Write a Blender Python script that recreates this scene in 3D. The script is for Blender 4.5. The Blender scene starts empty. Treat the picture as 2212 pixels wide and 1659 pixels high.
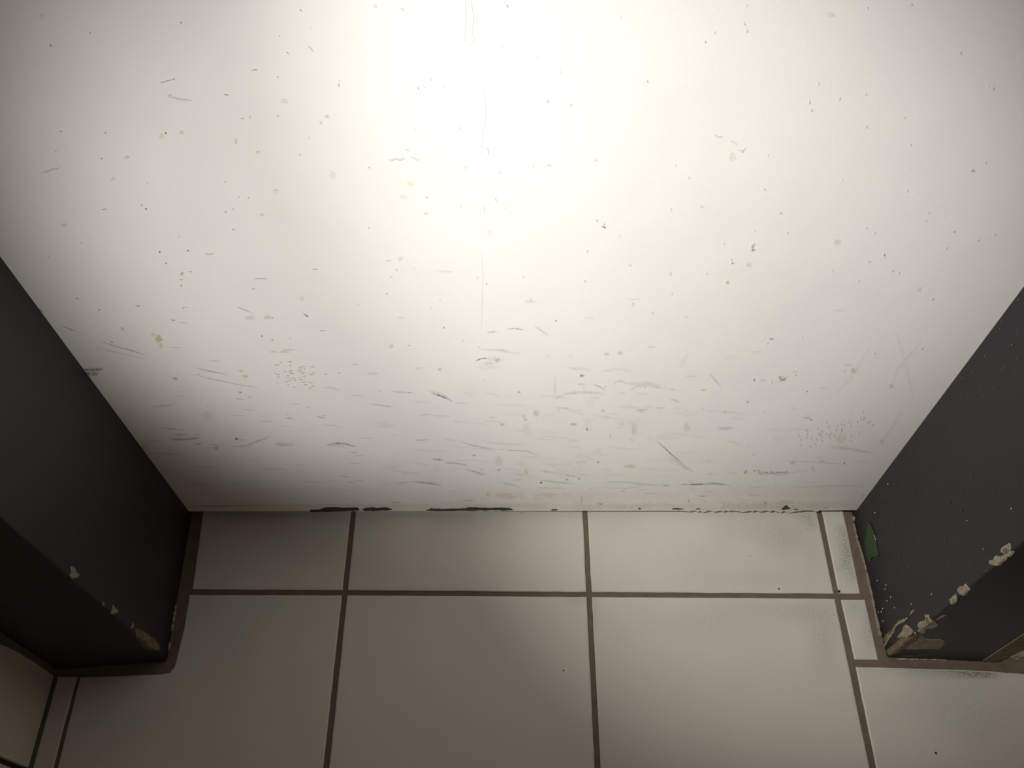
import bpy, bmesh, math, random
from mathutils import Vector, noise
from mathutils.geometry import tessellate_polygon

random.seed(4)
S = bpy.context.scene
COL = S.collection

# ------------------------------------------------------------------ camera, world, lights, exposure
F_PX, CAM_H, PITCH = 1922.0, 1.08, math.radians(56.6)
CAM_Y = -(CAM_H - .012) * .4726
cam_d = bpy.data.cameras.new('camera')
cam_d.sensor_width = 36.0
cam_d.lens = F_PX / 2212 * 36.0
cam_d.clip_start = .01
cam = bpy.data.objects.new('camera', cam_d)
COL.objects.link(cam)
cam.location = (0, CAM_Y, CAM_H)
cam.rotation_euler = (math.pi / 2 - PITCH, 0, 0)
S.camera = cam

w = bpy.data.worlds.new('dim_room')
S.world = w
w.use_nodes = True
wn, wk = w.node_tree.nodes, w.node_tree.links
wtc = wn.new('ShaderNodeTexCoord')
wdot = wn.new('ShaderNodeVectorMath')
wdot.operation = 'DOT_PRODUCT'
wdot.inputs[1].default_value = (0, -.98, .17)      # the room opens behind the camera
wk.new(wtc.outputs['Generated'], wdot.inputs[0])
wmr = wn.new('ShaderNodeMapRange')
wmr.interpolation_type = 'SMOOTHSTEP'
for k_, v_ in ((1, .1), (2, 1.0), (3, .024), (4, .155)):
    wmr.inputs[k_].default_value = v_
wk.new(wdot.outputs['Value'], wmr.inputs[0])
wn['Background'].inputs[0].default_value = (1.0, .80, .60, 1)
wk.new(wmr.outputs[0], wn['Background'].inputs[1])


def spot(name, loc, aim, half, blend, power, color, size=.012):
    l = bpy.data.lights.new(name, 'SPOT')
    l.energy = power
    l.spot_size = 2 * half
    l.spot_blend = blend
    l.shadow_soft_size = size
    l.color = color
    o = bpy.data.objects.new(name, l)
    COL.objects.link(o)
    o.location = loc
    o.rotation_euler = (Vector(aim) - Vector(loc)).to_track_quat('-Z', 'Y').to_euler()
    return o


WARM = (1.0, .975, .925)
spot('torch_lamp', (-0.0978, -0.5364, 0.5505), (-0.0073, 0, 0.4819), 0.817, 0.62, 39.5 * 0.2532, WARM)
spot('added_spot', (-0.408, -0.4165, 1.3789), (0.2852, 0, 0.2889), 0.3231, 0.9058, 39.5 * 1.3, WARM)  # added spot with no source of its own, fitted to shape the brightness

S.view_settings.view_transform = 'Standard'
S.view_settings.look = 'None'
S.view_settings.gamma = 1.0
S.view_settings.exposure = 0.0
S.view_settings.use_curve_mapping = False


# ------------------------------------------------------------------ measuring: where a sight line meets a plane of the place
def sight(u, v):
    a = (u - 1106) / F_PX
    b = (829.5 - v) / F_PX
    return Vector((a, math.cos(PITCH) + b * math.sin(PITCH), -math.sin(PITCH) + b * math.cos(PITCH)))


CAM = Vector((0, CAM_Y, CAM_H))


def on_floor(u, v, z=0.0):
    d = sight(u, v)
    return CAM + d * ((z - CAM_H) / d.z)


def on_back(u, v, y=0.0):
    d = sight(u, v)
    return CAM + d * ((y - CAM_Y) / d.y)


def on_plane(u, v, p, n):
    d = sight(u, v)
    return CAM + d * ((p - CAM).dot(n) / d.dot(n))


# ------------------------------------------------------------------ materials
def mat(name, base, rough=.6, spec=.4, mottle=.04, mottle_scale=9, bump=.0, bump_scale=300, bump_dist=.0004,
        speck=None, speck_scale=260, speck_lo=.0, marks=True, grain=.0, grain_scale=900, sheen=.0, breakup=(420, .32, .60, .45, 1.3)):
    m = bpy.data.materials.new(name)
    m.use_nodes = True
    nt = m.node_tree
    n, L = nt.nodes, nt.links
    p = n['Principled BSDF']
    p.inputs['Roughness'].default_value = rough
    p.inputs['Specular IOR Level'].default_value = spec
    if sheen:
        p.inputs['Sheen Weight'].default_value = sheen
        p.inputs['Sheen Roughness'].default_value = .7
        p.inputs['Sheen Tint'].default_value = (.9, .87, .9, 1)
    tc = n.new('ShaderNodeTexCoord')

    def nz(scale, detail=4, rough_=.6):
        t = n.new('ShaderNodeTexNoise')
        t.inputs['Scale'].default_value = scale
        t.inputs['Detail'].default_value = detail
        t.inputs['Roughness'].default_value = rough_
        L.new(tc.outputs['Object'], t.inputs['Vector'])
        return t

    def mix(fac, a, b, mode='MIX'):
        x = n.new('ShaderNodeMix')
        x.data_type = 'RGBA'
        x.blend_type = mode
        for s, val in ((0, fac), (6, a), (7, b)):
            if isinstance(val, bpy.types.NodeSocket):
                L.new(val, x.inputs[s])
            elif s == 0:
                x.inputs[s].default_value = val
            else:
                x.inputs[s].default_value = (*val, 1)
        return x.outputs[2]

    def ramp(sock, lo, hi, a=0.0, b=1.0):
        r = n.new('ShaderNodeMapRange')
        L.new(sock, r.inputs[0])
        r.inputs[1].default_value, r.inputs[2].default_value = lo, hi
        r.inputs[3].default_value, r.inputs[4].default_value = a, b
        return r.outputs[0]

    dark = tuple(c * (1 - 2 * mottle) for c in base)
    col = mix(ramp(nz(mottle_scale).outputs[0], .3, .7), dark, base)
    if grain:
        g = nz(grain_scale, 2, .8)
        col = mix(ramp(g.outputs[0], .35, .75), col, mix(grain, col, (0.12, .10, .08)))
    if speck:
        v = n.new('ShaderNodeTexVoronoi')
        v.inputs['Scale'].default_value = speck_scale
        L.new(tc.outputs['Object'], v.inputs['Vector'])
        near = ramp(v.outputs['Distance'], .10, .16, 1, 0)
        sep = n.new('ShaderNodeSeparateColor')
        L.new(v.outputs['Color'], sep.inputs[0])
        few = ramp(sep.outputs[0], .90, .99, 0, .5)
        mul = n.new('ShaderNodeMath')
        mul.operation = 'MULTIPLY'
        L.new(near, mul.inputs[0])
        L.new(few, mul.inputs[1])
        col = mix(mul.outputs[0], col, speck)
    if marks:
        at = n.new('ShaderNodeAttribute')
        at.attribute_name = 'wear_shade'
        b1 = ramp(nz(breakup[0], 3, .7).outputs[0], *breakup[1:])
        mul = n.new('ShaderNodeMath')
        mul.operation = 'MULTIPLY'
        mul.use_clamp = True
        L.new(at.outputs['Alpha'], mul.inputs[0])
        L.new(b1, mul.inputs[1])
        col = mix(mul.outputs[0], col, at.outputs['Color'])
    L.new(col, p.inputs['Base Color'])
    if bump:
        bp = n.new('ShaderNodeBump')
        bp.inputs['Strength'].default_value = bump
        bp.inputs['Distance'].default_value = bump_dist
        L.new(nz(bump_scale, 3, .55).outputs[0], bp.inputs['Height'])
        L.new(bp.outputs[0], p.inputs['Normal'])
    return m


M = {
    'white': mat('white_wall_paint', (.795, .785, .762), .5, .35, .018, 14, .20, 330, .0005),
    'dark': mat('blue_black_wall_paint', (.0135, .0125, .0155), .5, .42, .10, 20, .30, 260, .0004,
                speck=(.30, .30, .32), speck_scale=210, sheen=.012),
    'cream': mat('cream_wall_paint', (.62, .56, .47), .6, .3, .04, 10, .25, 300, .0004),
    'tile': mat('glazed_floor_tile', (.60, .572, .515), .42, .45, .03, 7, .12, 240, .0003, grain=.10, grain_scale=620, breakup=(520, .40, .64, .12, 1.25)),
    'grout': mat('brown_grout', (.170, .130, .098), .9, .2, .12, 60, .5, 700, .0006),
    'plaster': mat('bare_plaster', (.43, .37, .27), .9, .2, .26, 260, .9, 520, .0014, marks=False),
    'dirty_plaster': mat('dirty_plaster', (.23, .175, .115), .95, .1, .25, 120, .8, 380, .0010, marks=False),
    'bead': mat('plaster_bead', (.30, .245, .19), .9, .2, .20, 200, .6, 500, .0008, marks=False),
    'green': mat('old_green_paint', (.040, .078, .030), .5, .3, .12, 120, .2, 300, .0004, marks=False),
    'green_dim': mat('old_dark_green_paint', (.050, .060, .042), .6, .3, .15, 200, .2, 300, .0004, marks=False),
    'gap': mat('dark_joint', (.075, .055, .042), .95, .1, .1, 60, marks=False),
    'crumb': mat('dirt_crumb', (.05, .035, .028), .95, .1, .2, 400, marks=False),
}


# ------------------------------------------------------------------ mesh helpers
class Build:
    """Collects faces, with a wear colour per corner point, and links them as one mesh object."""

    def __init__(self):
        self.v, self.f, self.c, self.mi = [], [], [], []
        self.layer = 0
        self.jobs = []

    def vert(self, p, c=(0, 0, 0, 0)):
        self.v.append(tuple(p))
        self.c.append(c)
        return len(self.v) - 1

    def face(self, idx, mi=0):
        self.f.append(tuple(idx))
        self.mi.append(mi)

    def prism(self, pts, z0, z1, mi=0):
        """pts: counter-clockwise plan outline (x,y) or (x,y, lean) extruded upright"""
        n = len(pts)
        lo = [self.vert((p[0], p[1], z0)) for p in pts]
        hi = [self.vert((p[0] + (p[2] if len(p) > 2 else 0) * (z1 - z0), p[1], z1)) for p in pts]
        for i in range(n):
            j = (i + 1) % n
            self.face((lo[i], lo[j], hi[j], hi[i]), mi)
        self.face(lo[::-1], mi)
        self.face(hi, mi)

    def link(self, name, mats, parent=None, smooth=False):
        me = bpy.data.meshes.new(name)
        me.from_pydata(self.v, [], self.f)
        a = me.color_attributes.new('wear_shade', 'FLOAT_COLOR', 'POINT')
        for i, c in enumerate(self.c):
            a.data[i].color = c
        for m in (mats if isinstance(mats, (list, tuple)) else [mats]):
            me.materials.append(m)
        for i, p in enumerate(me.polygons):
            p.material_index = self.mi[i]
            p.use_smooth = smooth
        me.update()
        o = bpy.data.objects.new(name, me)
        COL.objects.link(o)
        if parent:
            o.parent = parent
        return o

    # --- marks lying on a surface; f maps photo measure (u,v) to the surface
    def stroke(self, *a, **k):
        L = sum(math.dist(p, q) for p, q in zip(a[1], a[1][1:]))
        self.jobs.append((-(L * a[2]) ** .5, len(self.jobs), self._stroke, a, k))

    def blot(self, *a, **k):
        self.jobs.append((-(a[2] * a[3] * 3) ** .5, len(self.jobs), self._blot, a, k))

    def paint(self):
        """lay the marks one over another, broad ones first, each a hair's breadth proud of the last"""
        for _, _, fn, a, k in sorted(self.jobs, key=lambda j: j[:2]):
            self.layer += 1
            fn(*a, **k)
        self.jobs = []

    def at(self, f, u, v):
        return f(u, v, .00010 + .0000008 * self.layer)

    def _stroke(self, f, pts, width, color, strength, seed=0, ragged=.35, taper=True):
        rnd = random.Random(seed * 7919 + int(pts[0][0] * 13 + pts[0][1]))
        P = []
        for (a, b) in zip(pts, pts[1:]):
            L = math.dist(a, b)
            k = max(2, int(L / 5))
            for i in range(k):
                t = i / k
                P.append((a[0] + (b[0] - a[0]) * t, a[1] + (b[1] - a[1]) * t))
        P.append(pts[-1])
        n = len(P)
        rows = []
        for i, p in enumerate(P):
            q0, q1 = P[max(0, i - 1)], P[min(n - 1, i + 1)]
            dx, dy = q1[0] - q0[0], q1[1] - q0[1]
            l = math.hypot(dx, dy) or 1
            nx, ny = -dy / l, dx / l
            t = i / (n - 1)
            env = math.sin(math.pi * min(1, max(0, t))) ** .5 if taper else 1
            wd = width * (.45 + .55 * env) * (1 + ragged * (rnd.random() - .5) * 1.6)
            s = strength * (env if taper else (0 if i in (0, n - 1) else 1)) * (1 - ragged * rnd.random())
            row = []
            for k, al in ((-1, 0), (-.45, .8), (0, 1), (.45, .8), (1, 0)):
                row.append(self.vert(self.at(f, p[0] + nx * wd * k, p[1] + ny * wd * k), (*color, max(0, min(1, s * al)))))
            rows.append(row)
        for a, b in zip(rows, rows[1:]):
            for k in range(4):
                self.face((a[k], a[k + 1], b[k + 1], b[k]))

    def _blot(self, f, c, rx, ry, color, strength, seed=0, rag=.35, soft=.6):
        rnd = random.Random(seed * 104729 + int(c[0] * 31 + c[1]))
        N = 14
        ph = [1 + rag * (rnd.random() - .5) * 2 for _ in range(N)]
        mid = self.vert(self.at(f, *c), (*color, strength))
        rings = []
        for rr, al in ((soft, 1), (1, 0)):
            rings.append([self.vert(self.at(f, c[0] + math.cos(2 * math.pi * i / N) * rx * ph[i] * rr,
                                              c[1] + math.sin(2 * math.pi * i / N) * ry * ph[i] * rr), (*color, strength * al)) for i in range(N)])
        for i in range(N):
            j = (i + 1) % N
            self.face((mid, rings[0][i], rings[0][j]))
            self.face((rings[0][i], rings[1][i], rings[1][j], rings[0][j]))


def orient(b, towards):
    """turn every face so that it looks towards the open side"""
    for i, f in enumerate(b.f):
        p = [Vector(b.v[k]) for k in f[:3]]
        nrm = (p[1] - p[0]).cross(p[2] - p[0])
        if nrm.dot(towards) < 0:
            b.f[i] = f[::-1]


def flake(name, outline, f, material, parent, rise=.0006, cuts=3, label=None, rough=.0004):
    """a thin irregular chip with real thickness: outline in photo measure, f(u, v, lift) -> point on the surface"""
    bm = bmesh.new()
    vs = [bm.verts.new((u, v, 0)) for u, v in outline]
    bm.faces.new(vs)
    bmesh.ops.triangulate(bm, faces=bm.faces[:])
    for _ in range(cuts):
        long_e = [e for e in bm.edges if e.calc_length() > 4]
        if not long_e or len(bm.faces) > 900:
            break
        bmesh.ops.subdivide_edges(bm, edges=long_e, cuts=1)
        bmesh.ops.triangulate(bm, faces=[x for x in bm.faces if len(x.verts) > 3])
    bm.verts.ensure_lookup_table()
    rim = {v for e in bm.edges if e.is_boundary for v in e.verts}
    b = Build()
    top = {}
    for v in bm.verts:
        j = 0 if v not in rim else .6
        u, w_ = v.co.x + (random.random() - .5) * j * 2, v.co.y + (random.random() - .5) * j * 2
        h = rise * (.55 if v in rim else 1) + rough * noise.noise(Vector((u * .12, w_ * .12, 3)))
        top[v] = (b.vert(f(u, w_, max(.00015, h))), b.vert(f(u, w_, -.0004)))
    for fc in bm.faces:
        b.face([top[v][0] for v in fc.verts])
    for e in bm.edges:
        if e.is_boundary:
            a, c = e.verts
            b.face((top[a][0], top[c][0], top[c][1], top[a][1]))
    bm.free()
    o = b.link(name, material, parent)
    bm = bmesh.new()
    bm.from_mesh(o.data)
    bmesh.ops.recalc_face_normals(bm, faces=bm.faces[:])
    bm.to_mesh(o.data)
    bm.free()
    if label:
        o['label'] = label
    return o


def tag(o, label, cat, kind=None, group=None):
    o['label'] = label
    o['category'] = cat
    if kind:
        o['kind'] = kind
    if group:
        o['group'] = group
    return o


def crop(x0, y0, s):
    return lambda *pts: [(x0 + x / s, y0 + y / s) for x, y in pts]


TOP = 2.4
LEAN_L, LEAN_R = -.0155, .0
# plan corners (metres): the recess between the two dark wall ends
LB, LF, LO = (-.4305, 0.0), (-.4170, -.1930), (-.5485, -.2030)
RB, RF, RO = (.4510, 0.0), (.4543, -.1880), (.5670, -.1930)

# ------------------------------------------------------------------ floor: bevelled tiles set in a brown grout bed
G = .0034                                   # half a joint
X0, X1, X2, X3 = -.5165, -.2105, .0970, .4083


def row_y(x):
    return -.1088 - .0072 * x


GRIME = []                                  # (u, v, ru, rv, strength) smudges and speckled grime on the tiles


def grime(u, v):
    s = 0
    for gu, gv, ru, rv, st in GRIME:
        d = ((u - gu) / ru) ** 2 + ((v - gv) / rv) ** 2
        if d < 6:
            s += st * math.exp(-d)
    return min(1, s)


def to_uv(p):
    q = Vector(p) - CAM
    z = q.y * math.cos(PITCH) - q.z * math.sin(PITCH)
    return 1106 + F_PX * q.x / z, 829.5 - F_PX * (q.y * math.sin(PITCH) + q.z * math.cos(PITCH)) / z


def fine_top(b, ins, mid_loop, top):
    """the top face cut into small squares that carry the grime"""
    bm = bmesh.new()
    vs = [bm.verts.new((p.x, p.y, 0)) for p in ins]
    for i, v in enumerate(vs):
        v.index = i
    bm.faces.new(vs)
    STEP = .007
    for ax in (0, 1):
        lo, hi = min(p[ax] for p in ins), max(p[ax] for p in ins)
        for k in range(1, int((hi - lo) / STEP) + 1):
            co, no = [0, 0, 0], [0, 0, 0]
            co[ax], no[ax] = lo + k * STEP, 1
            bmesh.ops.bisect_plane(bm, geom=bm.verts[:] + bm.edges[:] + bm.faces[:], plane_co=co, plane_no=no)
    idx = {}
    for v in bm.verts:
        idx[v] = b.vert(v.co, (.115, .105, .08, grime(*to_uv(v.co))))
    for f in bm.faces:
        t = [idx[v] for v in f.verts]
        b.face(t if f.normal.z > 0 else t[::-1])
    bm.free()


def inset_tile(b, pts, bev=.0016, drop=.0022, wob=.0005, grid=True):
    """a tile from its outline: flat top, rounded-off edge going down into the joint"""
    n = len(pts)
    dens = []
    for i in range(n):
        a, c = Vector(pts[i]), Vector(pts[(i + 1) % n])
        k = max(1, int((c - a).length / .012))
        for q in range(k):
            dens.append(a + (c - a) * (q / k))
    pts = [(p.x + wob * noise.noise(Vector((p.x * 70, p.y * 70, 1))), p.y + wob * noise.noise(Vector((p.x * 70, p.y * 70, 9)))) for p in dens]
    n = len(pts)
    area = sum(pts[i][0] * pts[(i + 1) % n][1] - pts[(i + 1) % n][0] * pts[i][1] for i in range(n))
    if area < 0:
        pts = pts[::-1]
    ins = []
    for i in range(n):
        a, p, c = Vector(pts[i - 1]), Vector(pts[i]), Vector(pts[(i + 1) % n])
        d = (c - a)
        d.normalize()
        ins.append(p + Vector((-d.y, d.x)) * bev)
    top = [b.vert((p.x, p.y, 0)) for p in ins]
    mid = [b.vert((p[0], p[1], -.0006)) for p in pts]
    low = [b.vert((p[0], p[1], -drop - .004)) for p in pts]
    if grid:
        fine_top(b, ins, mid_loop=None, top=top)
    for t in ([] if grid else tessellate_polygon([[Vector((p.x, p.y, 0)) for p in ins]])):
        tri = [Vector((ins[k].x, ins[k].y, 0)) for k in t]
        t = t if (tri[1] - tri[0]).cross(tri[2] - tri[0]).z > 0 else t[::-1]
        b.face([top[k] for k in t])
    for i in range(n):
        j = (i + 1) % n
        b.face((mid[i], mid[j], top[j], top[i]))
        b.face((low[i], low[j], mid[j], mid[i]))


for (x, y, rx, ry, st) in ((640, 620, 110, 230, .55), (690, 850, 90, 150, .55), (560, 400, 90, 80, .35), (760, 1150, 80, 150, .45), (90, 330, 110, 80, .40),
                           (620, 1000, 120, 90, .35), (40, 200, 160, 90, .35), (120, 900, 120, 300, .16)):
    GRIME.append((1740 + x / 7.54, 1090 + y / 7.54, rx / 7.54, ry / 7.54, st))
GRIME += [(1700, 1160, 55, 40, .26), (1600, 1140, 80, 30, .15), (1740, 1322, 60, 22, .24), (1640, 1312, 80, 16, .13), (1560, 1340, 120, 40, .16), (1780, 1380, 30, 70, .28), (1880, 1350, 16, 60, .45),
          (1845, 1310, 18, 20, .30), (2090, 1450, 60, 12, .75), (2120, 1452, 30, 10, .9), (1980, 1449, 100, 9, .35), (1990, 1530, 140, 50, .16), (2120, 1560, 80, 60, .16), (1330, 1130, 60, 26, .12),
          (1250, 1296, 30, 8, .35), (1285, 1320, 6, 60, .25), (1620, 1250, 120, 16, .14), (1480, 1200, 100, 40, .10), (1100, 1140, 60, 20, .08)]
fl = Build()
bed = [fl.vert(p) for p in ((-2.2, -2.6, -.0018), (2.2, -2.6, -.0018), (2.2, .6, -.0018), (-2.2, .6, -.0018),
                            (-2.2, -2.6, -.05), (2.2, -2.6, -.05), (2.2, .6, -.05), (-2.2, .6, -.05))]
for q in ((0, 1, 2, 3), (7, 6, 5, 4), (0, 4, 5, 1), (1, 5, 6, 2), (2, 6, 7, 3), (3, 7, 4, 0)):
    fl.face([bed[k] for k in q], 1)
ROWH = .3095
# back row, up to and under the white wall
inset_tile(fl, [(-.4035, row_y(-.4) + G), (X1 - G, row_y(X1) + G), (X1 - G, .035), (-.4125, .035)])
inset_tile(fl, [(X1 + G, row_y(X1) + G), (X2 - G, row_y(X2) + G), (X2 - G, .035), (X1 + G, .035)])
inset_tile(fl, [(X2 + G, row_y(X2) + G), (X3 - G, row_y(X3) + G), (X3 - G, .035), (X2 + G, .035)])
sl = [on_floor(*p) for p in ((1775.5, 1102), (1812.5, 1281.5), (1858, 1281.5), (1821, 1102))]
inset_tile(fl, [(sl[0].x, .035), (sl[0].x, sl[0].y), (sl[1].x, sl[1].y), (sl[2].x, sl[2].y), (sl[3].x, sl[3].y), (sl[3].x, .035)])
sl = [on_floor(*p) for p in ((1817, 1295.5), (1846.5, 1424.5), (1897, 1425), (1868.5, 1295.5))]
inset_tile(fl, [(p.x, p.y) for p in sl])
# front row
r2 = lambda x: row_y(x) - ROWH
lt = [on_floor(*p) for p in ((409, 1285), (397, 1356), (382, 1421), (377, 1440), (366, 1453), (342, 1457), (277, 1459), (173, 1462))]
inset_tile(fl, [(X0 + G, r2(X0) + G), (X1 - G, r2(X1) + G), (X1 - G, row_y(X1) - G)] + [(p.x, p.y) for p in lt])
inset_tile(fl, [(X1 + G, r2(X1) + G), (X2 - G, r2(X2) + G), (X2 - G, row_y(X2) - G), (X1 + G, row_y(X1) - G)])
inset_tile(fl, [(X2 + G, r2(X2) + G), (X3 - G, r2(X3) + G), (X3 - G, row_y(X3) - G), (X2 + G, row_y(X2) - G)])
rt = on_floor(1849, 1440.5)
inset_tile(fl, [(X3 + G, r2(X3) + G), (.714, r2(.714) + G), (.714, -.2085), (.615, -.2080), (.545, -.2035), (rt.x, rt.y)])
inset_tile(fl, [(-.5425, r2(-.54) + G), (X0 - G, r2(X0) + G), (X0 - G, -.2110), (-.5425, -.2110)])
# rows nearer than the picture, so that the floor goes on
for r in (1, 2, 3, 4):
    for k, (xa, xb) in enumerate(((-.5425, X0), (X0, X1), (X1, X2), (X2, X3), (X3, .7178), (.7178, 1.0253), (1.0253, 1.333))):
        ya, yb = row_y((xa + xb) / 2) - ROWH * r, row_y((xa + xb) / 2) - ROWH * (r + 1)
        inset_tile(fl, [(xa + (0 if k == 0 else G), yb + G), (xb - G, yb + G), (xb - G, ya - G), (xa + (0 if k == 0 else G), ya - G)], grid=False)
for k in (.7178, 1.0253):
    inset_tile(fl, [(k + G, r2(k) + G), (k + .3075 - G, r2(k + .3) + G), (k + .3075 - G, -.2085), (k + G, -.2085)])

FL = lambda u, v, h: on_floor(u, v, h)
wear_f = Build()
DIRT = (.13, .115, .09)
for u, v in ((1391, 1462), (1050, 1598), (1500, 1240), (1620, 1200), (1125, 1107)):
    wear_f.blot(FL, (u, v), 2, 1.6, (.06, .045, .035), .7, seed=int(v), soft=.5)
wear_f.paint()
orient(wear_f, Vector((0, 0, 1)))
off = len(fl.v)
fl.v += wear_f.v
fl.c += wear_f.c
fl.f += [tuple(k + off for k in f) for f in wear_f.f]
fl.mi += wear_f.mi
floor = fl.link('floor', [M['tile'], M['grout']])
tag(floor, 'off-white square floor tiles with brown grout joints running up to the white wall', 'floor', 'structure')

# ------------------------------------------------------------------ the white wall at the back
wb = Build()
zl, zr = .0098, .0135
NB = 60
x_l, x_r = -.4325, .4530
front_lo, front_hi, back_lo = [], [], []
for i in range(NB + 1):
    t = i / NB
    x = x_l + (x_r - x_l) * t
    z = zl + (zr - zl) * t + .0007 * noise.noise(Vector((x * 40, 2, 0)))
    front_lo.append(wb.vert((x, 0, z)))
    back_lo.append(wb.vert((x, .014, z)))
    xt = (x_l - .05) + (x_r + .02 - x_l + .05) * t
    front_hi.append(wb.vert((xt, 0, TOP)))
for i in range(NB):
    wb.face((front_lo[i], front_lo[i + 1], front_hi[i + 1], front_hi[i]))
    wb.face((back_lo[i], back_lo[i + 1], front_lo[i + 1], front_lo[i]))
wb.prism([(-.55, .014), (.55, .014), (.55, .12), (-.55, .12)], 0, TOP)

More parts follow.
